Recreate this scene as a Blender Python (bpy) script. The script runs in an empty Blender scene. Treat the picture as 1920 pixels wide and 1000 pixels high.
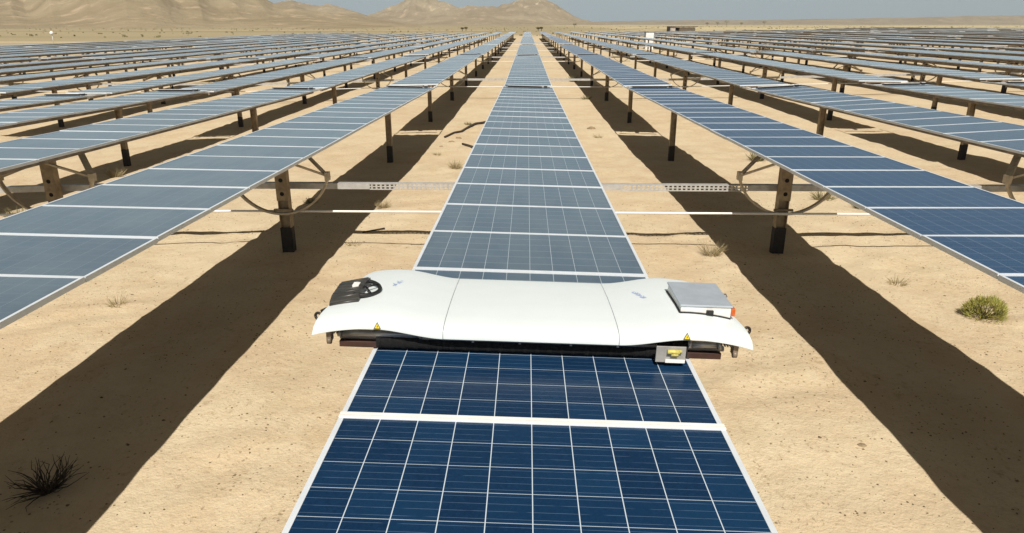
import bpy, bmesh, math, random
from mathutils import Vector, Matrix, noise
R = math.radians
random.seed(7)
scene = bpy.context.scene
COL = scene.collection

# ------------------------------------------------------------------ helpers
class MB:
    """collects shapes and links them as ONE mesh"""
    def __init__(s): s.v = []; s.f = []; s.m = []; s.uv = {}; s.sm = set()
    def quad(s, pts, mat=0, uv=None):
        b = len(s.v); s.v += [tuple(p) for p in pts]; s.f.append(tuple(range(b, b + len(pts)))); s.m.append(mat)
        if uv: s.uv[len(s.f) - 1] = uv
    def box(s, c, d, mat=0, rot=None):
        x, y, z = d[0] / 2, d[1] / 2, d[2] / 2
        p = [Vector(q) for q in ((-x,-y,-z),(x,-y,-z),(x,y,-z),(-x,y,-z),(-x,-y,z),(x,-y,z),(x,y,z),(-x,y,z))]
        if rot: p = [rot @ q for q in p]
        b = len(s.v); s.v += [tuple(q + Vector(c)) for q in p]
        for f in ((0,3,2,1),(4,5,6,7),(0,1,5,4),(1,2,6,5),(2,3,7,6),(3,0,4,7)):
            s.f.append(tuple(b + i for i in f)); s.m.append(mat)
    def tube(s, pts, r, n=8, mat=0, cap=True, radii=None):
        pts = [Vector(p) for p in pts]; b = len(s.v)
        for i, p in enumerate(pts):
            t = (pts[min(i + 1, len(pts) - 1)] - pts[max(i - 1, 0)]).normalized()
            u = t.cross(Vector((0, 0, 1)))
            if u.length < .05: u = t.cross(Vector((0, 1, 0)))
            u.normalize(); w = u.cross(t).normalized()
            rr = radii[i] if radii else r
            for k in range(n):
                a = 2 * math.pi * k / n
                s.v.append(tuple(p + rr * (math.cos(a) * u + math.sin(a) * w)))
        for i in range(len(pts) - 1):
            for k in range(n):
                k2 = (k + 1) % n
                s.sm.add(len(s.f))
                s.f.append((b + i*n + k, b + i*n + k2, b + (i+1)*n + k2, b + (i+1)*n + k)); s.m.append(mat)
        if cap:
            s.f.append(tuple(b + k for k in range(n))[::-1]); s.m.append(mat)
            s.f.append(tuple(b + (len(pts)-1)*n + k for k in range(n))); s.m.append(mat)
    def bar(s, a, b_, w, t, mat=0, up=(0, 0, 1)):
        a, b_ = Vector(a), Vector(b_); d = (b_ - a); L = d.length; d.normalize()
        u = d.cross(Vector(up)).normalized(); n = u.cross(d)
        s.box((a + b_) / 2, (w, L, t), mat, Matrix((u, d, n)).transposed())
    def mesh(s, name, mats, smooth=False):
        me = bpy.data.meshes.new(name); me.from_pydata(s.v, [], s.f)
        for m in mats: me.materials.append(m)
        me.polygons.foreach_set('material_index', s.m)
        if smooth: me.polygons.foreach_set('use_smooth', [True] * len(s.f))
        elif s.sm: me.polygons.foreach_set('use_smooth', [i in s.sm for i in range(len(s.f))])
        if s.uv:
            l = me.uv_layers.new(name='UVMap')
            for fi, uv in s.uv.items():
                for k, li in enumerate(me.polygons[fi].loop_indices): l.data[li].uv = uv[k]
        me.update(); return me

def obj(name, me, parent=None, loc=(0, 0, 0), rot=(0, 0, 0)):
    o = bpy.data.objects.new(name, me); COL.objects.link(o)
    o.parent = parent; o.location = loc; o.rotation_euler = rot
    return o
def tag(o, label=None, cat=None, group=None, kind=None):
    for k, v in (('label', label), ('category', cat), ('group', group), ('kind', kind)):
        if v: o[k] = v
    return o
def empty(name, loc=(0, 0, 0), rot=(0, 0, 0)):
    o = bpy.data.objects.new(name, None); COL.objects.link(o); o.location = loc; o.rotation_euler = rot
    o.empty_display_size = .2; return o
def bevel(me, w, seg=2):
    bm = bmesh.new(); bm.from_mesh(me)
    bmesh.ops.bevel(bm, geom=bm.edges[:] + bm.verts[:], offset=w, segments=seg, affect='EDGES', profile=.5, clamp_overlap=True)
    for f in bm.faces: f.smooth = False
    bm.to_mesh(me); bm.free(); return me
def sstep(a, b, x):
    t = min(1, max(0, (x - a) / (b - a))); return t * t * (3 - 2 * t)
def lerp_pts(pts, x):
    if x <= pts[0][0]: return pts[0][1]
    for (x0, y0), (x1, y1) in zip(pts, pts[1:]):
        if x <= x1: return y0 + (y1 - y0) * (x - x0) / (x1 - x0)
    return pts[-1][1]

# ------------------------------------------------------------------ materials
class NT:
    def __init__(s, name):
        s.mat = bpy.data.materials.new(name); s.mat.use_nodes = True
        s.t = s.mat.node_tree; s.b = s.t.nodes['Principled BSDF']
    def n(s, typ, **kw):
        o = s.t.nodes.new(typ)
        for k, v in kw.items(): setattr(o, k, v)
        return o
    def l(s, a, b): s.t.links.new(a, b)
    def setv(s, sock, v):
        if hasattr(v, 'links'): s.l(v, sock)
        else: sock.default_value = v
    def math(s, op, a, b=None, c=None, clamp=False):
        o = s.n('ShaderNodeMath', operation=op, use_clamp=clamp); s.setv(o.inputs[0], a)
        if b is not None: s.setv(o.inputs[1], b)
        if c is not None: s.setv(o.inputs[2], c)
        return o.outputs[0]
    def mix(s, f, a, b):
        o = s.n('ShaderNodeMix', data_type='RGBA'); s.setv(o.inputs[0], f); s.setv(o.inputs[6], a); s.setv(o.inputs[7], b)
        return o.outputs[2]
    def noise(s, vec, scale, detail=4, rough=.55):
        o = s.n('ShaderNodeTexNoise'); o.inputs['Scale'].default_value = scale
        o.inputs['Detail'].default_value = detail; o.inputs['Roughness'].default_value = rough
        if vec is not None: s.l(vec, o.inputs['Vector'])
        return o.outputs['Fac']
    def ramp(s, f, lo, hi):
        o = s.n('ShaderNodeMapRange'); o.interpolation_type = 'SMOOTHSTEP'
        s.setv(o.inputs[0], f); o.inputs[1].default_value = lo; o.inputs[2].default_value = hi
        return o.outputs[0]
    def mapping(s, vec, sc):
        o = s.n('ShaderNodeMapping'); s.l(vec, o.inputs[0]); o.inputs['Scale'].default_value = sc; return o.outputs[0]
    def bump(s, h, strength, dist):
        o = s.n('ShaderNodeBump'); s.l(h, o.inputs['Height']); o.inputs['Strength'].default_value = strength
        o.inputs['Distance'].default_value = dist; s.l(o.outputs[0], s.b.inputs['Normal'])
def C(r, g, b): return (r, g, b, 1)

def simple(name, col, rough=.6, metal=0, var=.15, scale=14, bump=0, col2=None):
    m = NT(name); tc = m.n('ShaderNodeTexCoord').outputs['Object']
    f = m.ramp(m.noise(tc, scale, 5), .3, .7)
    c2 = col2 or tuple(c * (1 - 2 * var) for c in col[:3]) + (1,)
    m.l(m.mix(f, c2, col), m.b.inputs['Base Color'])
    m.setv(m.b.inputs['Roughness'], m.math('MULTIPLY_ADD', f, -.12, rough + .06))
    m.b.inputs['Metallic'].default_value = metal
    if bump: m.bump(m.noise(tc, scale * 4, 4), bump, .01)
    return m.mat

def sand_material():
    m = NT('desert_sand'); geo = m.n('ShaderNodeNewGeometry'); P = geo.outputs['Position']
    big = m.ramp(m.noise(P, .22, 5), .35, .68)
    mid = m.ramp(m.noise(P, 1.5, 6, .6), .36, .66)
    fine = m.noise(P, 16, 6, .65)
    c = m.mix(big, C(.530, .408, .262), C(.578, .472, .318))
    c = m.mix(m.math('MULTIPLY', mid, .5), c, C(.635, .54, .375))
    # pale crust and darker pebbly patches
    patch = m.ramp(m.noise(m.mapping(P, (1, .8, 1)), .55, 6, .68), .53, .7)
    c = m.mix(m.math('MULTIPLY', patch, .35), c, C(.41, .315, .18))
    clus = m.ramp(m.noise(m.mapping(P, (.9, .7, 1)), 1, 5, .65), .42, .62)
    crumb = m.ramp(m.noise(m.mapping(P, (1, .7, 1)), 9, 5, .7), .55, .66)
    c = m.mix(m.math('MULTIPLY', m.math('MULTIPLY', clus, crumb), .45), c, C(.30, .215, .115))
    grit = m.ramp(m.noise(m.mapping(P, (1, .75, 1)), 26, 3, .6), .60, .68)
    c = m.mix(m.math('MULTIPLY', m.math('MULTIPLY', grit, m.ramp(m.noise(P, .55, 5, .7), .46, .62)), .65), c, C(.22, .155, .085))
    c = m.mix(m.math('MULTIPLY', m.ramp(m.noise(P, 4.2, 5, .65), .55, .7), .4), c, C(.64, .54, .375))
    v = m.n('ShaderNodeTexVoronoi'); v.inputs['Scale'].default_value = 19; m.l(P, v.inputs['Vector'])
    sel = m.ramp(v.outputs['Color'], .72, .78)
    peb_shade = m.math('MULTIPLY', m.math('SUBTRACT', 1, m.ramp(v.outputs['Distance'], .14, .28)), sel)
    peb_shade = m.math('MULTIPLY', peb_shade, m.ramp(m.noise(P, .8, 3), .42, .6))
    c = m.mix(m.math('MULTIPLY', peb_shade, .8), c, C(.20, .145, .08))  # dark dots painted for pebbles and for shadowed clods
    c = m.mix(m.math('MULTIPLY', m.ramp(fine, .5, .72), .22), c, C(.36, .235, .12))
    # far plain: streaks of scrub and pale tracks running across
    sep = m.n('ShaderNodeSeparateXYZ'); m.l(P, sep.inputs[0])
    far = m.math('MAXIMUM', m.ramp(sep.outputs[1], 200, 330), m.ramp(m.math('MULTIPLY', sep.outputs[0], -1), 58, 72))
    st = m.ramp(m.noise(m.mapping(P, (.0022, .016, 1)), 1, 5, .6), .47, .6)
    farc = m.mix(m.math('MULTIPLY', st, .6), C(.345, .285, .175), C(.22, .195, .11))
    pale = m.ramp(m.noise(m.mapping(P, (.0016, .03, 1)), 1.3, 3), .6, .66)
    farc = m.mix(m.math('MULTIPLY', pale, .7), farc, C(.68, .55, .36))
    rt = m.math('MULTIPLY', m.ramp(sep.outputs[0], 20, 120), m.ramp(m.noise(m.mapping(P, (.001, .007, 1)), 2.2, 3), .4, .55))
    farc = m.mix(m.math('MULTIPLY', rt, .75), farc, C(.56, .48, .29))
    spk = m.ramp(m.noise(m.mapping(P, (.12, .03, 1)), 1, 4, .7), .6, .72)
    farc = m.mix(m.math('MULTIPLY', spk, .5), farc, C(.16, .14, .075))
    m.l(m.mix(far, c, farc), m.b.inputs['Base Color'])
    m.b.inputs['Roughness'].default_value = .95; m.b.inputs['Specular IOR Level'].default_value = .15
    h = m.math('ADD', m.math('MULTIPLY', m.noise(P, 7, 7, .65), .7), m.math('MULTIPLY', m.noise(P, 38, 4, .6), .25))
    h = m.math('ADD', h, m.math('MULTIPLY', peb_shade, .12))
    m.bump(h, .6, .06)
    return m.mat

def hill_material():
    m = NT('hill_rock'); P = m.n('ShaderNodeNewGeometry').outputs['Position']; hz = m.n('ShaderNodeSeparateXYZ'); m.l(P, hz.inputs[0])
    a = m.ramp(m.noise(P, .004, 7, .62), .35, .68)
    c = m.mix(a, C(.285, .225, .14), C(.385, .315, .205))
    b = m.ramp(m.noise(m.mapping(P, (1.6, 1, .35)), .012, 7, .7), .52, .66)
    c = m.mix(m.math('MULTIPLY', b, .75), c, C(.55, .43, .29))
    d = m.ramp(m.noise(P, .03, 5, .7), .6, .74)
    c = m.mix(m.math('MULTIPLY', d, .35), c, C(.15, .12, .08))
    rib = m.ramp(m.noise(m.mapping(P, (1, .35, .25)), .02, 5, .7), .55, .66)
    c = m.mix(m.math('MULTIPLY', m.math('MULTIPLY', rib, m.ramp(hz.outputs[2], 25, 120)), .8), c, C(.62, .51, .35))
    m.l(c, m.b.inputs['Base Color']); m.b.inputs['Roughness'].default_value = .95; m.b.inputs['Specular IOR Level'].default_value = .1
    m.bump(m.noise(P, .02, 9, .72), .65, 20)
    return m.mat

def glass_material():
    """glass over poly-crystalline cells; the object's colour red = dust lying on it"""
    m = NT('solar_glass'); uv = m.n('ShaderNodeUVMap').outputs[0]
    sep = m.n('ShaderNodeSeparateXYZ'); m.l(uv, sep.inputs[0])
    U = m.math('MULTIPLY', sep.outputs[0], 10); V = m.math('MULTIPLY', sep.outputs[1], 6)
    fu = m.math('ABSOLUTE', m.math('SUBTRACT', m.math('FRACT', U), .5))
    fv = m.math('ABSOLUTE', m.math('SUBTRACT', m.math('FRACT', V), .5))
    lu = m.math('GREATER_THAN', fu, .4885); lv = m.math('GREATER_THAN', fv, .4905)
    grid = m.math('MAXIMUM', lu, m.math('MULTIPLY', lv, .8))
    bb = m.math('LESS_THAN', m.math('ABSOLUTE', m.math('SUBTRACT', m.math('FRACT', m.math('MULTIPLY', V, 4)), .5)), .027)
    oi = m.n('ShaderNodeObjectInfo')
    cell = m.n('ShaderNodeCombineXYZ'); m.l(m.math('FLOOR', U), cell.inputs[0]); m.l(m.math('FLOOR', V), cell.inputs[1]); m.l(m.math('MULTIPLY', oi.outputs['Random'], 97), cell.inputs[2])
    wn = m.n('ShaderNodeTexWhiteNoise'); m.l(cell.outputs[0], wn.inputs[0])
    c = m.mix(wn.outputs['Value'], C(.002, .017, .052), C(.004, .029, .078))
    vec = m.n('ShaderNodeCombineXYZ'); m.l(U, vec.inputs[0]); m.l(V, vec.inputs[1])
    vo = m.n('ShaderNodeTexVoronoi'); vo.inputs['Scale'].default_value = 14; m.l(vec.outputs[0], vo.inputs[0])
    c = m.mix(m.math('MULTIPLY', vo.outputs['Color'], .28), c, C(.008, .045, .12))
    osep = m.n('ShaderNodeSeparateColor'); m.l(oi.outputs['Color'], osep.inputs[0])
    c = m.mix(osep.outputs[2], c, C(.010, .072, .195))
    brk = m.ramp(m.noise(m.mapping(vec.outputs[0], (1.3, 7, 1)), 1, 2), .3, .5)
    c = m.mix(m.math('MULTIPLY', m.math('MULTIPLY', bb, .22), brk), c, C(.30, .42, .55))
    c = m.mix(m.math('MULTIPLY', grid, osep.outputs[1]), c, C(.62, .70, .76))
    P = m.n('ShaderNodeNewGeometry').outputs['Position']
    dn = m.math('MULTIPLY_ADD', m.ramp(m.noise(m.mapping(P, (2.2, 1.1, 1)), 1.3, 6, .65), .25, .75), .45, .77)
    dust = m.math('MULTIPLY', osep.outputs[0], dn, clamp=True)
    c = m.mix(dust, c, C(.165, .205, .225))
    m.l(c, m.b.inputs['Base Color'])
    m.setv(m.b.inputs['Roughness'], m.math('MULTIPLY_ADD', osep.outputs[0], -.12, .29))
    m.setv(m.b.inputs['Sheen Weight'], m.math('MULTIPLY', osep.outputs[0], .75)); m.b.inputs['Sheen Roughness'].default_value = .4; m.b.inputs['Sheen Tint'].default_value = C(.66, .86, 1)
    m.b.inputs['IOR'].default_value = 1.27
    return m.mat

M = dict(
    sand=sand_material(), hill=hill_material(), glass=glass_material(),
    alu=simple('anodised_aluminium', C(.69, .74, .79), .4, .1, .05, 6),
    back=simple('back_sheet', C(.28, .27, .26), .7),
    tube=simple('weathered_steel_tube', C(.26, .21, .16), .55, .3, .2, 5),
    post=simple('rusty_galvanised_steel', C(.40, .30, .185), .6, .15, .22, 7, .2),
    arc=simple('pale_dusty_steel', C(.58, .49, .36), .6, .1, .15, 9),
    coat=simple('black_bitumen_coating', C(.022, .017, .015), .7, 0, .2),
    galv=simple('galvanised_steel', C(.56, .55, .53), .45, .35, .12, 8),
    hole=simple('dark_hole', C(.012, .01, .01), .9),
    lid=simple('white_glass_fibre', C(.715, .775, .79), .36, 0, .025, 3),
    black=simple('black_rubber_and_shadow', C(.014, .014, .015), .55),
    bristle=simple('black_bristle', C(.008, .008, .009), .95, 0, .3, 90, .6),
    case=simple('black_plastic_case', C(.05, .048, .044), .42),
    steel=simple('steel_sheet_sky_tint', C(.42, .47, .53), .38, .2, .06, 12),
    boxside=simple('pale_paint_and_sunlit_steel', C(.74, .73, .70), .4, 0, .06, 20),
    rod=simple('grey_steel_rod', C(.36, .36, .37), .35, .6),
    brown=simple('dark_brown_rail', C(.055, .022, .016), .6, 0, .2),
    plate=simple('grey_bracket_steel', C(.40, .39, .37), .5, .2),
    yellow=simple('yellow_label', C(.72, .55, .03), .5, 0, .05),
    paleyel=simple('faded_yellow_tape', C(.66, .58, .16), .5, 0, .2, 60),
    orange=simple('orange_reflector', C(.62, .12, .02), .25, 0, .2, 40),
    blue=simple('blue_print', C(.38, .48, .80), .6, 0, .1),
    white=simple('white_sheet_metal', C(.80, .80, .78), .5, 0, .06, 2),
    concrete=simple('grey_concrete', C(.42, .38, .34), .85, 0, .12, 1.5),
    darkroof=simple('dark_roof_edge', C(.07, .06, .055), .8),
    rock=simple('sand_rock', C(.30, .225, .135), .9, 0, .2, 6, .5),
    twig=simple('dead_wood', C(.05, .036, .024), .9, 0, .25, 20),
    dry=simple('dry_straw', C(.40, .32, .17), .8, 0, .25, 9),
    green=simple('green_stems', C(.26, .275, .045), .75, 0, .3, 9, 0, C(.40, .36, .10)),
    olive=simple('olive_stems', C(.24, .21, .09), .8, 0, .3, 9),
    gravel=simple('gravel', C(.20, .145, .08), .9, 0, .3, 3),
)

# ------------------------------------------------------------------ terrain
def base_z(x, y):
    t = max(-6, 23 - y); z = .0165 * t * sstep(-6, 6, t) if t < 6 else .0165 * t
    if y < -20: z = .0165 * 43
    if x > 0: z += min(1.25, .021 * max(0, x - 7)) * sstep(0, 25, y) * (1 - .65 * sstep(90, 190, y) * (1 - sstep(60, 105, x)))
    else: z -= .27 * sstep(4, 16, -x)
    return z
def bumps(x, y):
    fade = 1 - sstep(60, 140, max(abs(x), y))
    z = .055 * noise.noise(Vector((x * .33, y * .28, 1.3))) + .035 * noise.noise(Vector((x * .9, y * .75, 4.1))) * fade
    near = 1 - sstep(22, 40, max(abs(x) * 1.4, y))
    if near > 0:
        z += near * (.022 * noise.noise(Vector((x * 2.6, y * 2.4, 2.2))) + .011 * noise.noise(Vector((x * 7, y * 6.5, 7.7))))
        rip = noise.noise(Vector((x * .7, y * .7, 9)))
        if rip > .1: z += near * .02 * min(1, (rip - .1) * 4) * math.sin((y * .8 - x * .35) * 9 + 3 * noise.noise(Vector((x, y, 3))))
    return z
def ground_z(x, y):
    far = sstep(500, 1500, math.hypot(x, y))
    return base_z(x, y) + bumps(x, y) * (1 - far)

def spaced(stops):
    out = []
    for a, b, d in stops:
        n = max(1, round((b - a) / d)); out += [a + (b - a) * i / n for i in range(n)]
    return out + [stops[-1][1]]
xs = spaced([(-9000,-1500,1500),(-1500,-300,200),(-300,-80,15),(-80,-24,2),(-24,-9,.4),(-9,9,.12),(9,24,.4),(24,120,2.5),(120,300,15),(300,1500,200),(1500,9000,1500)])
ys = spaced([(-60,-8,6),(-8,1,.6),(1,14,.12),(14,30,.25),(30,60,.8),(60,220,3),(220,600,25),(600,2000,200),(2000,9000,1400)])
gv = [(x, y, ground_z(x, y)) for y in ys for x in xs]
nx = len(xs)
gf = [(j*nx+i, j*nx+i+1, (j+1)*nx+i+1, (j+1)*nx+i) for j in range(len(ys)-1) for i in range(nx-1)]
gm = bpy.data.meshes.new('ground'); gm.from_pydata(gv, [], gf); gm.materials.append(M['sand'])
gm.polygons.foreach_set('use_smooth', [True] * len(gf)); gm.update()
tag(obj('ground', gm), kind='structure')

# hills: mounds with ridges standing kilometres away
VPX, HOR, F, CP = 989, 46, 1303, .944
def hill(name, sil, rp, wf, wb, spur, seed):
    a0 = math.atan((sil[0][0] - VPX) / F * CP); a1 = math.atan((sil[-1][0] - VPX) / F * CP)
    na = int((a1 - a0) / .0012) + 1; nr = 110
    v = []; f = []
    for j in range(nr + 1):
        u = -1 + 2 * j / nr
        for i in range(na + 1):
            a = a0 + (a1 - a0) * i / na
            px = VPX + F * math.tan(a) / CP
            crest = rp * (1 + .10 * noise.noise(Vector((a * 9, seed, 0))))
            r = crest + (u * wf if u < 0 else u * wb)
            x, y = r * math.sin(a), r * math.cos(a)
            H = max(0, (HOR - lerp_pts(sil, px)) * .89 / F) * crest + 3.7
            prof = (1 - sstep(0, 1, abs(u))) ** 1.25 if u < 0 else (1 - sstep(0, 1, u))
            n1 = noise.fractal(Vector((x * .0022, y * .0022, seed)), 1.0, 2.1, 5)
            rg = 1 - abs(noise.noise(Vector((a * 26, r * .0006, seed + 5)))) * 2
            slope = min(1, abs(u) * 2.5) if u < 0 else 0
            n2 = noise.fractal(Vector((x * .011, y * .007, seed + 2)), 1.0, 2.0, 4)
            z = H * prof * (1 + slope * spur * (n1 * .7 + rg * .45 + n2 * .35 - .12)) + H * .03 * n1 + H * prof * .035 * n2
            v.append((x, y, z - 4 * (abs(u) > .97)))
    for j in range(nr):
        for i in range(na): f.append((j*(na+1)+i, j*(na+1)+i+1, (j+1)*(na+1)+i+1, (j+1)*(na+1)+i))
    me = bpy.data.meshes.new(name); me.from_pydata(v, [], f); me.materials.append(M['hill'])
    me.polygons.foreach_set('use_smooth', [True] * len(f)); me.update()
    return tag(obj(name, me), kind='structure')
hill('hills', [(-700,40),(-300,18),(0,9),(40,8),(70,-2),(130,-18),(230,-34),(330,-38),(430,-22),(487,0),(511,10),(530,15),(560,20),(620,27),(700,36),(790,46)], 2300, 1500, 900, .5, 3.0)
hill('hills', [(420,40),(470,16),(511,9),(530,7),(547,5),(560,6.5),(600,13),(612,10),(624,12),(639,17),(665,23),(690,30),(740,40),(780,46)], 3900, 1500, 900, .4, 11.0)
hill('hills', [(640,46),(664,36),(684,30),(702,25.6),(721,19),(750,9),(768,2),(785,-1),(800,1),(813,5),(836,10),(861,17),(884,12),(910,13),(937,16),(951,13),(972,6),(990,3),(1008,0),(1022,2),(1034,6),(1061,21),(1077,31),(1091,37),(1115,42),(1150,46)], 5200, 1900, 1000, .55, 21.0)
hill('hills', [(1040,46),(1120,41),(1240,38.5),(1300,38),(1400,38.5),(1550,36.5),(1800,33),(2050,31),(2300,40)], 7600, 1800, 700, .3, 31.0)

# ------------------------------------------------------------------ solar trackers
PW, PL, PITCH, NP, H = 1.65, .992, 1.0035, 25, 1.78
LEN = NP * PITCH; SEC = 26.1; D0 = 11.1
def frame_into(mb, y, mat):
    fs, fw, fh, z0, z1 = .022, .014, .04, -.036, .004
    for sx in (-1, 1): mb.box((sx * (PW/2 - fs/2), y, (z0+z1)/2), (fs, PL, fh), mat)
    for sy in (-1, 1): mb.box((0, y + sy * (PL/2 - fw/2 - .002), (z0+z1)/2), (PW - 2*fs, fw + .004, fh - .001), mat)
def glass_into(mb, y, mg, mk):
    a, b = PW/2 - .016, PL/2 - .012
    mb.quad(((-a,y-b,0),(a,y-b,0),(a,y+b,0),(-a,y+b,0)), mg, ((0,0),(1,0),(1,1),(0,1)))
    mb.quad(((-a,y-b,-.006),(-a,y+b,-.006),(a,y+b,-.006),(a,y-b,-.006)), mk, ((0,0),(0,1),(1,1),(1,0)))
g = MB(); glass_into(g, 0, 0, 1); ME_GLASS = g.mesh('solar_panel', [M['glass'], M['back']])
g = MB(); frame_into(g, 0, 0); ME_FRAME = g.mesh('frame', [M['alu']])
g = MB(); glass_into(g, 0, 0, 1); frame_into(g, 0, 2); ME_PANEL = g.mesh('solar_panel', [M['glass'], M['back'], M['alu']])
g = MB()
for i in range(NP): y = (i - (NP-1)/2) * PITCH; glass_into(g, y, 0, 1); frame_into(g, y, 2)
ME_DECK = g.mesh('panel_deck', [M['glass'], M['back'], M['alu']])
g = MB(); g.tube([(0, -LEN/2 - .1, H - .145), (0, LEN/2 + .1, H - .145)], .075, 10, 0)
for i in range(NP + 1):
    y = (i - NP/2) * PITCH; y = max(-LEN/2 + .04, min(LEN/2 - .04, y))
    g.box((0, y, H - .058), (1.1, .05, .042), 0)
ME_TUBE = g.mesh('torque_tube', [M['tube']])
g = MB(); g.box((0, 0, H - .085), (.06, LEN - .02, .095), 0); ME_PURLIN = g.mesh('purlin', [M['tube']])
def ibeam(w, d, z0, z1, t=.012):
    g = MB()
    for s in (-1, 1): g.box((s * (w/2 - t/2), 0, (z0+z1)/2), (t, d, z1 - z0), 0)
    g.box((0, 0, (z0+z1)/2), (w - 2*t, t, z1 - z0 - .002), 0)
    g.box((0, 0, z1 + .006), (w + .05, d + .04, .012), 0)
    return g
ME_POST = ibeam(.15, .12, -.35, H - .23).mesh('support_post', [M['post']])
g = MB()
for s in (-1, 1): g.box((s * .0705, 0, -.0), (.017, .127, .84), 0)
g.box((0, 0, 0), (.124, .02, .84), 0); g.box((0, .056, 0), (.124, .006, .84), 0); g.box((0, -.056, 0), (.124, .006, .84), 0)
ME_COAT = g.mesh('base_coating', [M['coat']])
g = ibeam(.175, .14, -.35, H - .23)
g.box((0, -.078, 1.18), (.185, .016, .62), 0)
g.box((0, -.085, .72), (.30, .05, .035), 0)
for z in (1.2, .98): g.tube([(0, -.08, z), (0, -.0885, z)], .034, 12, 1)
ME_DPOST = g.mesh('drive_post', [M['post'], M['hole']])
g = MB()
for s in (-1, 1): g.box((s * .083, 0, 0), (.017, .147, .84), 0)
g.box((0, .066, 0), (.149, .006, .84), 0); g.box((0, -.066, 0), (.149, .006, .84), 0)
ME_DCOAT = g.mesh('base_coating', [M['coat']])
g = MB(); arc = []
for k in range(25):
    a = R(-163 + 146 * k / 24); arc.append((.80 * math.cos(a), -.14, H - .31 + .80 * math.sin(a)))
for p, q in zip(arc, arc[1:]):
    d = (Vector(q) - Vector(p)) * .03; g.bar(Vector(p) - d, Vector(q) + d, .075, .03, 0, up=(0, 1, 0) if False else ((Vector(p) + Vector(q)) / 2 - Vector((0, -.14, H - .32))))
for sx in (-1, 1): g.box((sx * .765, -.13, H - .50), (.06, .13, .13), 0)
ME_ARC = g.mesh('drive_arc', [M['arc']])
def strut(s, dy, w):
    g = MB(); g.bar((s * .765, -.12, H - .50), (s * .05, dy, H - .16), w, .03, 0, up=(s * .5, .2, .8)); return g.mesh('strut', [M['arc']])
ME_STRUT = [strut(s, dy, w) for s in (-1, 1) for dy, w in ((.75, .12), (-.42, .07))]
g = MB(); g.box((-.1, 0, .032), (1.12, .07, .05), 1); g.box((-.1, .008, .061), (1.14, .06, .01), 0); g.tube([(-.72, 0, .03), (.72, 0, .03)], .014, 8, 1)  # black lower box puts the shadow under the white bar into the colour
g.box((.58, 0, .04), (.11, .08, .06), 1); g.box((.58, .006, .073), (.12, .08, .01), 0)
ME_BRIDGE = g.mesh('bridge_bar', [M['white'], M['black']])
g = MB()
for s in (-1, 1): g.box((s * (PW/2 - .02), 0, -.02), (.035, SEC - LEN - .02, .03), 0)
g.box((0, 0, -.03), (PW - .3, .1, .02), 0)
ME_RAILS = g.mesh('bridge_rail', [M['alu']])

g = MB(); g.box((0, .0125, .008), (PW + .004, .013, .006), 0); g.box((0, -.0125, .008), (PW + .004, .015, .0065), 0); g.box((0, 0, .0035), (PW, .04, .006), 1)
ME_JOINT = g.mesh('joint_strip', [M['white'], M['galv']])
ORD = 'first second third fourth fifth sixth seventh eighth ninth tenth eleventh twelfth thirteenth fourteenth fifteenth sixteenth seventeenth eighteenth nineteenth twentieth'.split() + ['twenty-' + w for w in 'first second third fourth fifth sixth'.split()]
def row_x(n): return .03 + (4.03 * n + .06 if n > 0 else 3.85 * n - .07 if n else 0)
DUST = {0: .43, 1: .05, 2: .25, -1: .5, -2: .52}
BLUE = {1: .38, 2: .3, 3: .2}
TILT = {(0, 0): 1.4, (-1, 0): 1.0, (1, 0): -.2, (2, 0): -3.2, (2, 1): -1.5, (-2, 0): .6}
rng = random.Random(3)
def add_post(root, y, drive=False):
    p = obj('drive_post' if drive else 'support_post', ME_DPOST if drive else ME_POST, root, (0, y, 0))
    obj('base_coating', ME_DCOAT if drive else ME_COAT, p, (0, 0, 0))
tables = {}
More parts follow.
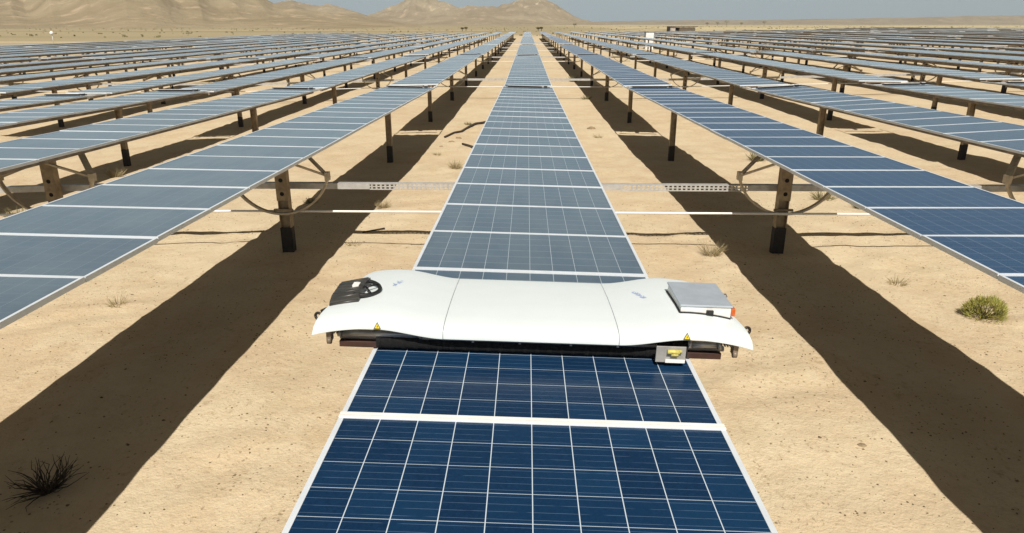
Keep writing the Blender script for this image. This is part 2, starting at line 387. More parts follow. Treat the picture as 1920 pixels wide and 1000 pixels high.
for s in range(8):
    yc = D0 + SEC * s
    for n in range(-15, 25):
        x = row_x(n); zc = .95 * (yc + LEN/2) + 1.1
        if n < 0 and -x - 1.2 > .759 * zc: continue
        if n > 0 and x - 1.2 > .7145 * zc: continue
        if (n, s) in ((-9, 7), (-10, 7), (-11, 7)) : continue
        zl, zh = base_z(x, yc - 12), base_z(x, yc + 12)
        j = rng.uniform(-.05, .05) * (0 if abs(n) < 2 and s == 0 else 1)
        root = empty('solar_tracker', (x, yc + {(0, 0): 0, (-1, 0): -.13, (1, 0): .02}.get((n, s), rng.uniform(-.25, .25) if n else 0), (zl + zh) / 2 + j - (.05 if n == -2 and s == 0 else 0)), (math.atan((zh - zl) / 24), 0, 0))
        side = 'shed' if n > 0 else 'big hill'
        sec = 'nearest section' if s == 0 else 'last section' if s == 7 else ORD[s] + ' section back'
        if n == 0 and s == 0: lab = 'long solar tracker under the white cleaning robot, front panels clean blue, rest dusty'
        elif n == 0: lab = f"dusty solar tracker in line beyond the robot, {sec}"
        else:
            look = 'bluish' if n in (1, 2) else 'dusty'
            lab = f"{look} solar tracker, {ORD[abs(n)-1]} row from the robot's on {side} side, {sec}"
        tag(root, lab, 'solar tracker', 'rows of solar trackers')
        tilt = TILT.get((n, s), rng.uniform(-1.5, 1.5)); dust = DUST.get(n, rng.uniform(.5, .65))
        tp = (0, R(tilt), 0)
        near = (s == 0 and abs(n) <= 4) or (s == 1 and abs(n) <= 5)
        if near:
            for i in range(NP):
                y = (i - (NP-1)/2) * PITCH
                clean = n == 0 and s == 0 and y + yc < 3.7
                loc = (0, y, H)
                p = obj('solar_panel', ME_GLASS if s == 0 else ME_PANEL, root, (0, y, H + rng.uniform(-.002, .003)), (R(rng.uniform(-.15, .15)), R(tilt + rng.uniform(-.2, .2)), 0))
                d = .015 if clean else max(0, dust * rng.uniform(.9, 1.1))
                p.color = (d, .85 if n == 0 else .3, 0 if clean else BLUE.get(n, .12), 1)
                if clean: p['label'] = 'clean deep blue panel'
                if s == 0: obj('frame', ME_FRAME, p)
            if s < 2:
                obj('bridge_bar', ME_BRIDGE, root, (0, LEN/2 - .15, H), tp)
                obj('bridge_rail', ME_RAILS, root, (0, SEC/2, H), tp)
        else:
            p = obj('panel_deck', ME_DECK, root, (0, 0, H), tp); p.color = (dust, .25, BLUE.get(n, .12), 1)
        if n == 0 and s == 0: obj('joint_strip', ME_JOINT, root, (0, (4 - NP/2) * PITCH, H), tp)['label'] = 'wide white strip covering the joint between two clean panels'
        obj('torque_tube', ME_TUBE, root)
        for sx in (-1, 1): obj('purlin', ME_PURLIN, root, (sx * .585, 0, -sx * .585 * math.sin(R(tilt))))
        if s < 6:
            add_post(root, -8.7); add_post(root, 8.7); add_post(root, -.15, True)
        else:
            for y in (-8.7, 0, 8.7): obj('support_post', ME_POST, root, (0, y, 0))
        if s < 3:
            obj('drive_arc', ME_ARC, root, (0, -.15, 0))
            for me in ME_STRUT: obj('strut', me, root, (0, -.15, 0))
        tables[(n, s)] = root

# drive rod and perforated tray crossing under the rows
for s in range(5):
    y = D0 - .15 + SEC * s
    if True:
        lim = .76 * (.95 * y + 1.2) + 5
        step = 1.0; nn = int(2 * lim / step)
        pts = [(-lim + 2 * lim * i / nn, y - .19, base_z(-lim + 2 * lim * i / nn, y) + .70) for i in range(nn + 1)]
        g = MB(); g.tube(pts, .019, 6, 0)
        word = 'nearest' if s == 0 else ORD[s]
        tag(obj('drive_rod', g.mesh('drive_rod', [M['white']])), f"thin white drive rod crossing low under every row, {word} crossing from the robot", 'drive rod', 'drive rods crossing the rows')
        g = MB()
        tz = [(p[0], y + .16, p[2] + .33) for p in pts]
        for a, b in zip(tz, tz[1:]):
            g.bar(a, b, .012, .09, 0) if not (s == 0 and 1.1 < abs(a[0]) < 3.0) else None
            if s == 0 and 1.1 < abs(a[0]) < 3.0:
                for o in (-.045, 0, .045): g.bar((a[0], a[1], a[2] + o), (b[0], b[1], b[2] + o), .012, .018, 0)
                for k in range(14):
                    t = (k + .5) / 14; g.box((a[0] + (b[0]-a[0]) * t, a[1], a[2] + (b[2]-a[2]) * t), (.03, .008, .1), 0)
            g.bar((a[0], a[1] + .05, a[2] + .048), (b[0], b[1] + .05, b[2] + .048), .11, .008, 0)
        tag(obj('cable_tray', g.mesh('cable_tray', [M['galv']])), f"pale perforated cable tray crossing between the row posts, {word} crossing from the robot", 'cable tray', 'cable trays crossing the rows')

# ------------------------------------------------------------------ cleaning robot
base = tables[(0, 0)]
RY = 3.66
rob = empty('cleaning_robot')
rob.location = (base.location.x, RY, base.location.z + H + (RY - base.location.y) * math.tan(base.rotation_euler.x))
rob.rotation_euler = (base.rotation_euler.x, R(1.6), 0)
tag(rob, 'wide white panel cleaning robot straddling the middle row of panels', 'cleaning robot')
YF, YB = -.47, .45
def hump(x):
    a = abs(x)
    return .042 * sstep(.44, .80, a) - (.040 * ((a - .80) / .3) ** 2 if a > .80 else 0)
def end_y(x):   # the ends narrow towards the back
    return 0
def lid_z(x, y):
    t = (y - YF) / (YB - YF)
    z = lerp_pts([(0, .150), (.05, .164), (.14, .17), (.35, .167), (.6, .152), (.85, .130), (1, .110)], t)
    return z + hump(x) * (1 + .15 * t)
def half_len(t):  # half width of the lid along its depth (S-curved ends)
    return lerp_pts([(0, 1.105), (.12, 1.105), (.3, 1.09), (.45, 1.045), (.6, 1.03), (.8, 1.025), (.93, 1.015), (1, .985)], t)
def shell(x0, x1, name):
    v = []; f = []; nxs = 22; ts = [0, .02, .05, .09, .14, .2, .28, .36, .44, .52, .6, .7, .8, .88, .94, .98, 1]
    rows = []
    for t in ts:
        hl = half_len(t); row = []
        for i in range(nxs + 1):
            a, b = x0, x1
            if x0 < -.9: a = -hl
            if x1 > .9: b = hl
            x = a + (b - a) * i / nxs; y = YF + (YB - YF) * t
            row.append((x, y, lid_z(x, y)))
        rows.append(row)
    rows.insert(0, [(p[0], p[1] - .006, p[2] - .042) for p in rows[0]])
    rows.append([(p[0], p[1] + .008, p[2] - .04) for p in rows[-1]])
    n = nxs + 1
    for r in rows: v += r
    for j in range(len(rows) - 1):
        for i in range(nxs): f.append((j*n+i, j*n+i+1, (j+1)*n+i+1, (j+1)*n+i))
    me = bpy.data.meshes.new(name); me.from_pydata(v, [], f); me.materials.append(M['lid'])
    bm = bmesh.new(); bm.from_mesh(me)
    # skirt on the outer ends
    for side, on in ((0, x0 < -.9), (nxs, x1 > .9)):
        if not on: continue
        bm.verts.ensure_lookup_table(); prev = None
        for j in range(len(rows)):
            p = bm.verts[j*n + side]; s = -1 if side == 0 else 1
            low = bm.verts.new((p.co.x + s * .012, p.co.y, p.co.z - (.045 if 0 < j < len(rows)-1 else .004)))
            bm.verts.ensure_lookup_table()
            if prev: bm.faces.new((prev[0], prev[1], low, p) if side else (p, low, prev[1], prev[0]))
            prev = (p, low)
    bmesh.ops.recalc_face_normals(bm, faces=bm.faces[:])
    if sum(fc.normal.z for fc in bm.faces) < 0: bmesh.ops.reverse_faces(bm, faces=bm.faces[:])
    for fc in bm.faces: fc.smooth = True
    bm.to_mesh(me); bm.free()
    o = obj('lid_shell', me, rob)
    so = o.modifiers.new('s', 'SOLIDIFY'); so.thickness = .007; so.offset = -1
    bv = o.modifiers.new('b', 'BEVEL'); bv.width = .006; bv.segments = 2; bv.limit_method = 'ANGLE'; bv.angle_limit = R(50)
    return o
shell(-1.1, -.4508, 'lid_shell'); shell(-.4492, .4392, 'lid_shell'); shell(.4408, 1.1, 'lid_shell')
g = MB(); g.tube([(-.80, -.362, .058), (.80, -.362, .058)], .056, 20, 0)
for k in range(26):
    x = -.79 + 1.58 * k / 25
    g.tube([(x - .012, -.362, .058), (x + .012, -.362, .058)], .0585, 14, 0)
brush = obj('roller_brush', g.mesh('roller_brush', [M['bristle']]), rob)
g = MB(); g.tube([(-1.0, -.362, .058), (1.0, -.362, .058)], .015, 10, 0); obj('brush_axle', g.mesh('brush_axle', [M['rod']]), brush)
g = MB(); g.box((0, -.20, .085), (1.7, .12, .10), 0); g.box((0, .08, .08), (1.72, .4, .06), 0); g.box((0, .38, .042), (1.7, .03, .06), 0)
obj('chassis', g.mesh('chassis', [M['black']]), rob)
for x0, x1 in ((-1.0, -.805), (.805, .985)):
    g = MB(); g.box(((x0+x1)/2, -.352, .026), (x1-x0, .08, .034), 0); g.box(((x0+x1)/2, -.322, .050), (x1-x0, .03, .014), 0)
    obj('end_rail', bevel(g.mesh('end_rail', [M['brown']]), .003), rob)
for x0, x1 in ((-1.0, -.56), (.80, .975)):
    g = MB(); g.tube([(x0, -.40, .095), (x1, -.40, .095)], .018, 12, 0); g.tube([(x0, -.40, .095), (x0+.02, -.40, .095)], .023, 12, 0); g.tube([(x1-.02, -.40, .095), (x1, -.40, .095)], .023, 12, 0)
    obj('guide_tube', g.mesh('guide_tube', [M['rod']]), rob)
g = MB(); g.tube([(-.56, -.43, .092), (.64, -.43, .092)], .009, 8, 0)
for x in (-.3, -.06, .2, .44): g.box((x, -.43, .095), (.012, .022, .03), 0)
obj('front_bar', g.mesh('front_bar', [M['rod']]), rob)
for s in (-1, 1):
    g = MB(); g.box((s * 1.04, -.415, .085), (.024, .05, .06), 0); g.tube([(s*1.03, -.425, .06), (s*1.05, -.425, .06)], .02, 12, 0)
    for k in range(5): g.box((s * (.985 + .014 * k), -.42, .112 - .0005 * k), (.006, .03, .02), 0)
    obj('wheel_bracket', g.mesh('wheel_bracket', [M['tube']]), rob)
    g = MB(); cx = s * 1.118; ring = [(cx + .019 * math.cos(a) * s, -.33 + .006 * math.cos(a), .15 + .019 * math.sin(a)) for a in [2*math.pi*k/14 for k in range(15)]]
    g.tube(ring, .0075, 7, 0); g.tube([(cx - s*.03, -.33, .15), (cx - s*.012, -.33, .15)], .012, 8, 0)
    obj('lifting_eye', g.mesh('lifting_eye', [M['black']]), rob)
# hanging bracket plate with a yellow fitting
g = MB(); g.box((.702, -.482, .072), (.15, .006, .088), 0)
br = obj('bracket_plate', bevel(g.mesh('bracket_plate', [M['plate']]), .0025), rob)
g = MB(); g.box((.725, -.489, .038), (.098, .004, .018), 0); obj('sticker', g.mesh('sticker', [M['white']]), br)
g = MB(); g.tube([(.68, -.497, .092), (.742, -.497, .092)], .012, 10, 0); g.tube([(.70, -.497, .078), (.735, -.497, .078)], .010, 10, 0); g.tube([(.735, -.497, .097), (.752, -.497, .094)], .009, 8, 0)
obj('cable_gland', g.mesh('cable_gland', [M['paleyel']]), br)
# warning triangles on the front lip
def warning(x, sz):
    g = MB(); zb = lid_z(x, YF)
    def P(u, v, e): return (x + u * sz, YF - .0075 + (.004 - .006 * (1 - v)) - e, zb - .037 + v * .036)
    g.quad((P(-.5, 0, 0), P(.5, 0, 0), P(0, 1, 0)), 1); g.quad((P(-.36, .09, .001), P(.36, .09, .001), P(0, .82, .001)), 0)
    g.quad((P(-.05, .36, .002), P(.09, .6, .002), P(.03, .38, .002), P(.12, .37, .002), P(-.03, .12, .002), P(.02, .33, .002)), 1)
    obj('warning_sticker', g.mesh('warning_sticker', [M['yellow'], M['hole']]), rob)
warning(-.78, .036); warning(.775, .036)
# faint blue print marks
def marks(x0, y0, dirn, n):
    g = MB(); r2 = random.Random(n)
    def stroke(x, y, w, h, a):
        c, s_ = math.cos(a), math.sin(a); q = []
        for u, v in ((-w, -h), (w, -h), (w, h), (-w, h)):
            X, Y = x + u * c - v * s_, y + u * s_ + v * c; q.append((X, Y, lid_z(X, Y) + .003))
        g.quad(q, 0)
    for k in range(n):
        x = x0 + dirn * .008 * k; y = y0 - .026 * k
        stroke(x, y, .008, .003, .3 + k)
        if k % 3: stroke(x + .012, y - .008, .002, .008, .2)
        if k % 2: stroke(x - .012, y + .006, .003, .012, .5); stroke(x, y - .014, .008, .003, 0)
    obj('printed_mark', g.mesh('printed_mark', [M['blue']]), rob)
marks(.60, .16, .9, 6); marks(-.76, .14, -.9, 5)
# steel control box
g = MB(); bx, by = .915, -.085
g.box((bx, by, .21), (.265, .35, .075), 0)
cb = obj('control_box', bevel(g.mesh('control_box', [M['boxside']]), .003), rob, rot=(0, 0, 0))  # sides coloured pale as the sunlit faces of the grey box
g = MB(); g.box((bx, by, .2535), (.277, .362, .012), 0); obj('box_cover', bevel(g.mesh('box_cover', [M['steel']]), .003), cb)  # blue-grey colour paints the sky's reflection on the metal top
g = MB(); g.box((bx + .02, by - .184, .214), (.036, .016, .036), 0); g.box((bx + .02, by - .194, .222), (.022, .006, .012), 0); obj('latch', bevel(g.mesh('latch', [M['black']]), .002), cb)
g = MB(); g.box((bx + .143, by - .155, .222), (.022, .05, .042), 0); obj('reflector', bevel(g.mesh('reflector', [M['orange']]), .003), cb)
g = MB(); g.tube([(bx + .135, by + .02, .225), (bx + .165, by + .03, .235), (bx + .17, by + .07, .235), (bx + .135, by + .085, .225)], .004, 6, 0); obj('handle', g.mesh('handle', [M['rod']]), cb)
g = MB(); loop = [(bx - .137, by + .18), (bx - .137, by - .18), (bx + .132, by - .18)]  # black strip drawn as the gasket's shadow line along the box base
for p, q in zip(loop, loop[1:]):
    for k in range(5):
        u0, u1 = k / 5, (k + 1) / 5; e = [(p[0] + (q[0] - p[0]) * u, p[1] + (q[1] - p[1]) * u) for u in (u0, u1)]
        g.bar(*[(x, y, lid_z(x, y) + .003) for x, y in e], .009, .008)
obj('gasket_shadow', g.mesh('gasket_shadow', [M['black']]), cb)
# black ribbed case with its cable hoop
cx, cy = -1.0, -.085
g = MB()
prof = [(-.165, 0), (-.15, .045), (-.1, .065), (.08, .07), (.14, .055), (.16, 0)]
def ribbed(xa, xb, sc, m):
    b = len(g.v)
    for x in (xa, xb):
        for y, z in prof: g.v.append((x, cy + y * sc, .165 + z * sc + (.018 if x > cx else -.016)))
    n = len(prof)
    for k in range(n - 1): g.f.append((b+k, b+n+k, b+n+k+1, b+k+1)); g.m.append(m)
    g.f.append(tuple(b + k for k in range(n))); g.m.append(m); g.f.append(tuple(b + n + k for k in range(n))[::-1]); g.m.append(m)
ribbed(cx - .085, cx + .075, 1, 0)
for k, (y, z) in enumerate(((-.155, .040), (-.12, .062), (-.075, .071), (-.03, .072), (.015, .074), (.06, .075), (.105, .07), (.145, .05))):
    g.tube([(cx - .082, cy + y, .139 + z), (cx + .072, cy + y, .173 + z)], .0095, 7, 0)
rc = obj('ribbed_case', g.mesh('ribbed_case', [M['case']]), rob)
g = MB(); hoop = [(cx + .055 + .10 * math.cos(a), cy + .115 * math.sin(a), .228 - .012 * math.cos(a)) for a in [R(-100 + 200 * k / 20) for k in range(21)]]
g.tube(hoop, .0115, 8, 0)
for a in (-45, 35): g.tube([(cx + .08, cy, .232), (cx + .055 + .095 * math.cos(R(a)), cy + .11 * math.sin(R(a)), .228)], .006, 6, 0)
obj('cable_hoop', g.mesh('cable_hoop', [M['black']]), rc)
g = MB(); g.tube([(cx - .13, cy - .15, .135), (cx - .09, cy - .145, .155), (cx - .05, cy - .14, .19)], .014, 8, 0); obj('cable_plug', g.mesh('cable_plug', [M['black']]), rc)
g = MB(); g.box((cx + .03, cy - .01, .247), (.035, .05, .012), 0); obj('buckle', g.mesh('buckle', [M['white']]), rc)

# ------------------------------------------------------------------ plants, stones, sticks
def tuft_mesh(name, n, rad, h, mat, spread=1.0, seed=1, w=.006, droop=.3):
    r = random.Random(seed); g = MB()
    for k in range(n):
        a = r.uniform(0, 2 * math.pi); q = rad * .35 * math.sqrt(r.random())
        bx, by = q * math.cos(a), q * math.sin(a)
        a2 = a + r.gauss(0, .5); lean = r.uniform(.1, 1.0) * spread; L = h * r.uniform(.55, 1.1)
        d = Vector((math.cos(a2) * lean, math.sin(a2) * lean, 1)).normalized()
        p0 = Vector((bx, by, -.02)); p1 = p0 + d * L * .55; p2 = p1 + (d + Vector((0, 0, -droop * r.random()))).normalized() * L * .5
        u = d.cross(Vector((r.uniform(-1, 1), r.uniform(-1, 1), .2))).normalized() * w
        g.quad((p0 - u, p0 + u, p1 + u * .8, p1 - u * .8)); g.quad((p1 - u * .8, p1 + u * .8, p2 + u * .15, p2 - u * .15))
        if r.random() < .6:
            s = p1 + (p2 - p1) * r.random(); e = s + Vector((r.gauss(0, 1), r.gauss(0, 1), r.uniform(.2, 1))).normalized() * L * .22
            g.quad((s - u * .6, s + u * .6, e))
    return g.mesh(name, [mat])
def plant(name, x, y, me, label, cat, group=None, sc=1, rz=0):
    o = obj(name, me, None, (x, y, ground_z(x, y)), (0, 0, rz)); o.scale = (sc, sc, sc)
    return tag(o, label, cat, group)
def bush_mesh(seed):
    r = random.Random(seed); g = MB()
    for k in range(2600):
        a = r.uniform(0, 2 * math.pi); el = math.asin(r.random() ** .8); q = r.uniform(.45, 1.0) ** .5
        lump = 1 + .22 * noise.noise(Vector((math.cos(a) * 1.6, math.sin(a) * 1.6, el * 2 + seed)))
        c = Vector((.31 * q * lump * math.cos(el) * math.cos(a), .27 * q * lump * math.cos(el) * math.sin(a), .03 + .30 * q * lump * math.sin(el)))
        d = (c.normalized() + Vector((r.gauss(0, .35), r.gauss(0, .35), .5 + r.gauss(0, .3)))).normalized()
        u = d.cross(Vector((r.gauss(0, 1), r.gauss(0, 1), r.gauss(0, 1)))).normalized() * r.uniform(.003, .006)
        L = r.uniform(.03, .08); g.quad((c - u, c + u, c + d * L))
    for k in range(60):
        a = r.uniform(0, 2 * math.pi); g.tube([(0, 0, -.02), (.12 * math.cos(a), .11 * math.sin(a), .09), (.25 * math.cos(a), .22 * math.sin(a), r.uniform(.08, .26))], .004, 4, 1)
    return g.mesh('bush', [M['green'], M['twig']])
plant('green_bush', 5.83, 8.25, bush_mesh(5), 'round yellow-green bush alone on the bare sand beside the bluish row', 'bush', None, .88)
g = MB(); r = random.Random(12)
for k in range(64):
    a = r.uniform(0, 6.28); p = Vector((0, 0, -.02)); d = Vector((math.cos(a), math.sin(a), r.uniform(.4, 1.4))).normalized(); pts = [p]
    for q in range(4): p = p + d * r.uniform(.08, .15); d = (d + Vector((r.gauss(0, .35), r.gauss(0, .35), r.gauss(0, .25)))).normalized(); pts.append(p)
    g.tube(pts, .006, 5, 0, radii=[.009, .007, .006, .004, .002])
plant('dead_bush', -3.7, 4.45, g.mesh('dead_bush', [M['twig']]), 'dark leafless bush in the deep shade under the nearest row on the big hill side', 'bush', None, .68)
TU = [tuft_mesh('tuft', 150, .32, .30, M['dry'], 1.3, 1, .0045), tuft_mesh('tuft', 110, .35, .22, M['olive'], 1.6, 2, .006), tuft_mesh('tuft', 60, .22, .16, M['dry'], 1.8, 3, .004), tuft_mesh('tuft', 130, .4, .34, M['olive'], 1.4, 4, .008)]
tufts = [(2.99, 10.72, 0, 1.1, "pale dry tuft at the edge of the shade beside the shed-side drive post"),
 (-1.92, 18.6, 0, 1.15, "straw tuft touching the robot's row halfway to the first gap"),
 (-10.84, 17.9, 0, 1.25, "straw tuft beside a tray between second and third rows on the big hill side"),
 (-10.2, 19.3, 1, 1.0, "small olive tuft just beyond the straw tuft near the second row's posts"),
 (-10.05, 13.1, 3, 1.1, "olive scrub clump beyond the first big-hill-side row, near the frame edge"),
 (6.6, 19.9, 3, 1.25, "olive scrub seen through the struts of the shed-side drive post"),
 (6.45, 14.9, 1, 1.5, "wide olive scrub just past the shed-side drive arc"),
 (6.95, 14.1, 1, 1.4, "flat olive scrub by the bluish row's edge past the drive arc"),
 (3.13, 37.5, 1, 1.6, "olive tuft between the robot's row and the shade, by the second crossing"),
 (3.2, 49.6, 3, 1.8, "dark round tuft between the rows near the second gap"),
 (-2.95, 13.9, 0, .9, "straw tuft below the pale tray beside the robot's row"),
 (-2.93, 11.25, 2, 1.1, "sparse dry sprig beside the robot's row near the rod's shadow"),
 (-4.6, 14.4, 1, .9, "low tuft in the shade behind the big-hill-side drive post"),
 (5.36, 9.5, 2, 1.3, "flattened dry twigs on sand between the shade and the bluish row"),
 (-5.3, 8.25, 2, 1.2, "tiny dry sprig on the rippled sand by the nearest big-hill-side row"),
 (2.5, 24.5, 2, 1.5, "sparse dry sprig between the robot's row and the shade's gap"),
 (-2.3, 27.5, 1, .9, "low olive tuft above the curved dead branch"),
 (9.4, 30.2, 2, 1.6, "dry sprig between first and second shed-side rows"),
 (-2.7, 20.9, 2, 1.2, "dry sprig on the sand below the short dark stick")]
for k, (x, y, t, sc, lab) in enumerate(tufts):
    plant('dry_tuft', x, y, TU[t], lab, 'tuft', 'dry tufts on the sand', sc * .78, k * 1.7)
def stick(name, pts, r, lab, cat='branch'):
    g = MB(); P = [(x, y, ground_z(x, y) + r * .7) for x, y in pts]; g.tube(P, r, 6, 0, radii=[r * (1 - .6 * i / len(P)) for i in range(len(P))])
    tag(obj(name, g.mesh(name, [M['twig']])), lab, cat)
stick('dead_branch', [(-1.5, 28.3), (-1.75, 28.1), (-2.0, 27.6), (-2.2, 26.6), (-2.38, 25.6), (-2.6, 25.1), (-2.85, 24.2)], .06, "long curved dead branch lying on sand beside the robot's row")
stick('dead_branch', [(-1.7, 22.1), (-1.95, 22.5), (-2.1, 22.75)], .05, "short dark stick lying against the edge of the robot's row")
stick('dead_branch', [(-2.6, 12.25), (-2.95, 12.0)], .02, "thin twig on the sand beside the rod's shadow")
def rock_mesh(seed, s):
    bm = bmesh.new(); bmesh.ops.create_icosphere(bm, subdivisions=3, radius=1)
    for v in bm.verts:
        n = noise.fractal(v.co * 1.3 + Vector((seed, 0, 0)), 1, 2, 4); v.co *= 1 + .35 * n; v.co = Vector((v.co.x * s[0], v.co.y * s[1], v.co.z * s[2]))
    me = bpy.data.meshes.new('rock'); bm.to_mesh(me); bm.free(); me.materials.append(M['rock']); return me
plant('rock', 14.35, 26.6, rock_mesh(3, (.42, .35, .3)), "large brown rock in the shade gap under the second shed-side row", 'rock')
for i, (x, y, s, lab) in enumerate(((-2.5, 23.2, .09, "small dark stone nearest the short stick"), (-2.75, 22.4, .06, "smallest dark stone below the curved branch"), (-2.35, 24.0, .1, "dark stone just below the curved dead branch"), (2.45, 26.5, .16, "pale stone on sand beside the shed side of the robot's row"), (2.9, 5.2, .035, "small stone on the pebbly foreground sand beside the clean panels"))):
    plant('rock', x, y, rock_mesh(10 + i, (s, s * .8, s * .55)), lab, 'rock', 'stones on the sand')
# gravel that nobody would count
g = MB(); r = random.Random(21)
for k in range(15000):
    x = r.uniform(-7.5, 7.5); y = 1.8 + 13 * r.random() ** 1.3
    den = .35 + .65 * sstep(-.15, .35, noise.noise(Vector((x * .8, y * .8, 5)))) * (1.3 if x > 1 else .75)
    if r.random() > den: continue
    s = r.uniform(.004, .012) * (1.6 if r.random() < .04 else 1); z = ground_z(x, y)
    a = r.uniform(0, 6.28); p = []
    for q in range(5): p.append((x + s * r.uniform(.7, 1.3) * math.cos(a + q * 1.257), y + s * r.uniform(.7, 1.2) * math.sin(a + q * 1.257), z - .003 + s * r.uniform(0, .3)))
    b = len(g.v); g.v += p + [(x + s * r.uniform(-.3, .3), y, z + s * r.uniform(.5, .9))]
    for q in range(5): g.f.append((b + q, b + (q + 1) % 5, b + 5)); g.m.append(0)
tag(obj('gravel', g.mesh('gravel', [M['gravel']])), 'small brown pebbles strewn over the sand', 'gravel', kind='stuff')
# scrub on the far plain
g = MB(); r = random.Random(5)
for k in range(900):
    y = r.uniform(225, 1100); x = r.uniform(-.8, .8) * y; s = r.uniform(.3, .9); z = ground_z(x, y)
    for q in range(5):
        a = r.uniform(0, 6.28); c = Vector((x + r.gauss(0, s * .4), y + r.gauss(0, s * .4), z + r.uniform(.1, .5) * s))
        u = Vector((math.cos(a), math.sin(a), 0)) * s * .4; w_ = Vector((0, 0, s * .4))
        g.quad((c - u - w_, c + u - w_, c + u * .6 + w_, c - u * .5 + w_ * .8))
tag(obj('desert_scrub', g.mesh('desert_scrub', [M['olive']])), 'thin dark scrub dotting the far desert plain', 'scrub', kind='stuff')

# ------------------------------------------------------------------ buildings and far things
def at(px, D): return (px - VPX) / F * .95 * D
sx = at(1275, 232); sz = ground_z(sx, 232)
shed = empty('concrete_shed', (sx, 232, sz)); shed.scale = (1, 1, .72); tag(shed, 'grey flat-roofed concrete shed with an open bay standing beyond the far rows', 'shed')
g = MB(); g.box((-3.1, 0, 1.9), (1.6, 5, 3.8), 0); g.box((1.6, .5, 1.8), (4.9, 4, 3.6), 0); g.box((-1.5, 2.2, 1.8), (1.5, .3, 3.6), 0); obj('wall', g.mesh('wall', [M['concrete']]), shed)
g = MB(); g.box((.2, 0, 3.94), (8.6, 5.6, .25), 0); obj('roof', g.mesh('roof', [M['darkroof']]), shed)
g = MB(); g.box((-1.5, -.2, 1.5), (1.1, .06, 2.9), 0); obj('door', g.mesh('door', [M['darkroof']]), shed)
g = MB(); g.box((-4.0, -.2, 1.9), (.16, 5.1, 3.7), 0); obj('side_panel', g.mesh('side_panel', [M['darkroof']]), shed)
wx = 17.7; wz = ground_z(18.2, 110)
cab = empty('equipment_cabin', (wx + .5, 110, wz)); tag(cab, 'small white equipment cabin standing among the far shed-side rows', 'cabin')
g = MB(); g.box((0, 0, 1.2), (1.15, 1.8, 2.4), 0); obj('body', bevel(g.mesh('body', [M['white']]), .02), cab)
g = MB(); g.box((0, 0, 2.43), (1.25, 1.9, .05), 0); obj('roof', g.mesh('roof', [M['darkroof']]), cab)
g = MB(); g.box((-.1, -.91, 1.1), (.7, .03, 1.9), 0); obj('door', g.mesh('door', [M['boxside']]), cab)
mx = at(87, 130); mz = ground_z(mx, 130)
mast = empty('lamp_mast', (mx, 130, mz)); tag(mast, 'thin mast with a white ball on top before the big hill', 'mast')
g = MB(); g.tube([(0, 0, -.1), (0, 0, 2.2)], .05, 8, 0); obj('pole', g.mesh('pole', [M['galv']]), mast)
g = MB(); g.tube([(0, 0, 2.2 + .33 * (1 - math.cos(math.pi * k / 10))) for k in range(11)], .33, 14, 0, False, [max(.01, .33 * math.sin(math.pi * k / 10)) for k in range(11)]); obj('ball', g.mesh('ball', [M['white']]), mast)
# dark far-off desert trees
def tree_mesh(seed, h):
    r = random.Random(seed); t = MB(); t.tube([(0, 0, -.2), (.1, 0, h * .3), (0, .1, h * .55)], .12, 6, 0, radii=[.2, .14, .08])
    for k in range(5):
        a = r.uniform(0, 6.28); t.tube([(0, 0, h * .35), (.5 * math.cos(a), .5 * math.sin(a), h * .6), (h * .3 * math.cos(a), h * .3 * math.sin(a), h * .75)], .05, 5, 0)
    c = MB()
    for k in range(500):
        a = r.uniform(0, 6.28); q = h * .42 * math.sqrt(r.random()); z = h * (.55 + .38 * r.random() * (1 - (q / h) ** 2)); p = Vector((q * math.cos(a), q * math.sin(a), z))
        d = Vector((r.gauss(0, 1), r.gauss(0, 1), r.gauss(0, 1))).normalized(); u = d.cross(Vector((0, 0, 1))).normalized() * .16
        c.quad((p - u, p + u, p + d * .35))
    return t.mesh('trunk', [M['twig']]), c.mesh('crown', [M['olive']])
far_trees = [(867, 470, 2.4, 'dark far tree, hill-side one of the pair under the twin peaks'), (874, 480, 2.7, 'dark far tree, shed-side one of the pair under the twin peaks'),
 (1009, 430, 2.4, 'dark far tree straight beyond the end of the robot row'), (1015, 440, 2.5, 'dark far tree beside the one beyond the robot row'),
 (1077, 800, 5, 'lone dark tree at the foot of the rightmost rocky peak'), (1322, 1100, 6, 'low dark tree on the horizon nearest the shed'), (1341, 1150, 7, 'second dark tree on the horizon past the shed'),
 (1358, 1100, 9, 'tallest dark tree on the horizon past the shed'), (1385, 1200, 6, 'fourth dark tree on the horizon past the shed'), (1427, 1100, 8, 'lone dark tree on the horizon farthest from the shed')]
for k, (px, D, h, lab) in enumerate(far_trees):
    x = at(px, D); t, c = tree_mesh(40 + k, h)
    e = empty('desert_tree', (x, D, ground_z(x, D))); tag(e, lab, 'tree', 'dark trees on the far plain'); obj('trunk', t, e); obj('crown', c, e)

# desert haze: one closed box of thin even air round everything
hm = bpy.data.materials.new('desert_haze'); hm.use_nodes = True; ht = hm.node_tree
ht.nodes.remove(ht.nodes['Principled BSDF']); pv = ht.nodes.new('ShaderNodeVolumePrincipled')
pv.inputs['Color'].default_value = (.80, .82, .82, 1); pv.inputs['Density'].default_value = .0001; pv.inputs['Anisotropy'].default_value = .2
ht.links.new(pv.outputs[0], ht.nodes['Material Output'].inputs['Volume'])
g = MB(); g.box((0, 0, 148), (18400, 18600, 330), 0)
hz = obj('haze', g.mesh('haze', [hm])); tag(hz, 'pale dusty air over the desert plain', 'haze', kind='stuff')
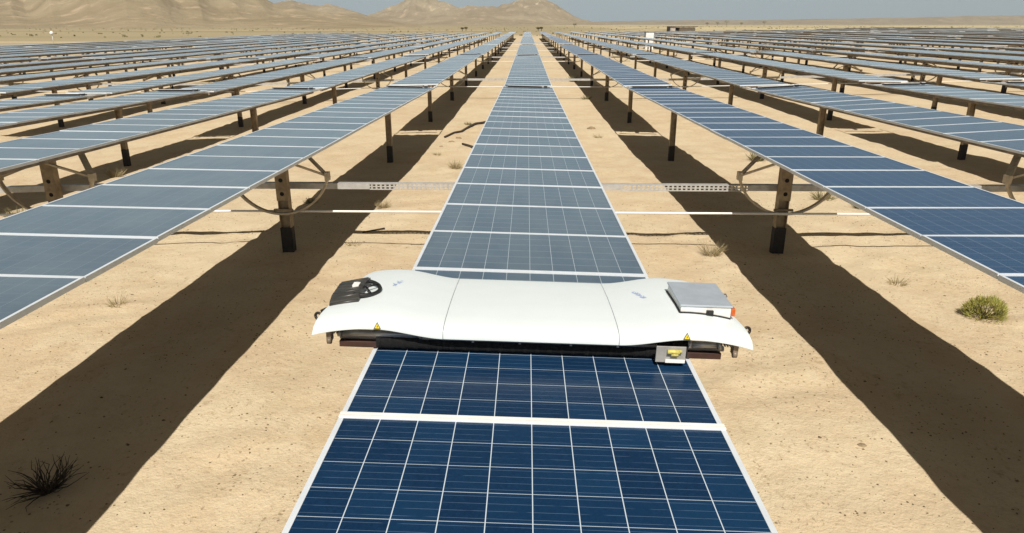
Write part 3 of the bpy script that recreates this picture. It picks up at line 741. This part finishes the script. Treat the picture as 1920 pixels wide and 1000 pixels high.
# ------------------------------------------------------------------ light, sky, camera
EL, AZ = R(50), R(2)
w = bpy.data.worlds.new('World'); scene.world = w; w.use_nodes = True
nt = w.node_tree; bg = nt.nodes['Background']; sky = nt.nodes.new('ShaderNodeTexSky'); sky.sky_type = 'NISHITA'
sky.sun_disc = False; sky.sun_elevation = EL; sky.sun_rotation = R(180) - AZ; sky.dust_density = 1.0; sky.air_density = 1.0; sky.altitude = 0
# dusty desert air: the low sky is a pale grey-blue veil, the high sky a little less blue than clean air
tint = nt.nodes.new('ShaderNodeMix'); tint.data_type = 'RGBA'; tint.blend_type = 'MULTIPLY'; tint.inputs[0].default_value = 1
nt.links.new(sky.outputs[0], tint.inputs[6]); tint.inputs[7].default_value = (.84, .57, .32, 1)
geo = nt.nodes.new('ShaderNodeTexCoord'); sp = nt.nodes.new('ShaderNodeSeparateXYZ'); nt.links.new(geo.outputs['Generated'], sp.inputs[0])
mr = nt.nodes.new('ShaderNodeMapRange'); mr.interpolation_type = 'SMOOTHSTEP'; nt.links.new(sp.outputs[2], mr.inputs[0])
mr.inputs[1].default_value = 0; mr.inputs[2].default_value = .45; mr.inputs[3].default_value = .92; mr.inputs[4].default_value = 0
veil = nt.nodes.new('ShaderNodeMix'); veil.data_type = 'RGBA'; nt.links.new(mr.outputs[0], veil.inputs[0])
nt.links.new(tint.outputs[2], veil.inputs[6]); veil.inputs[7].default_value = (7.5, 9.9, 11.4, 1)
nt.links.new(veil.outputs[2], bg.inputs[0]); bg.inputs[1].default_value = .055
ld = bpy.data.lights.new('Sun', 'SUN'); ld.energy = 4.8; ld.angle = R(.5); ld.color = (1, .945, .86)
sun = bpy.data.objects.new('Sun', ld); COL.objects.link(sun)
sdir = Vector((math.sin(AZ) * math.cos(EL), -math.cos(AZ) * math.cos(EL), math.sin(EL)))
sun.rotation_euler = sdir.to_track_quat('Z', 'Y').to_euler(); sun.location = (0, -10, 30)
cd = bpy.data.cameras.new('Camera'); cd.sensor_width = 36; cd.lens = 1303 / 1920 * 36; cd.clip_start = .1; cd.clip_end = 30000
cam = bpy.data.objects.new('Camera', cd); COL.objects.link(cam)
cam.location = (0, 0, .38 + 3.35); cam.rotation_euler = (R(90 - 19.2), 0, R(1.2)); scene.camera = cam
vs = scene.view_settings; vs.view_transform = 'Standard'; vs.look = 'None'; vs.exposure = .25; vs.gamma = 1; vs.use_curve_mapping = False
scene.cycles.max_bounces = 6; scene.cycles.diffuse_bounces = 3; scene.cycles.use_denoising = True
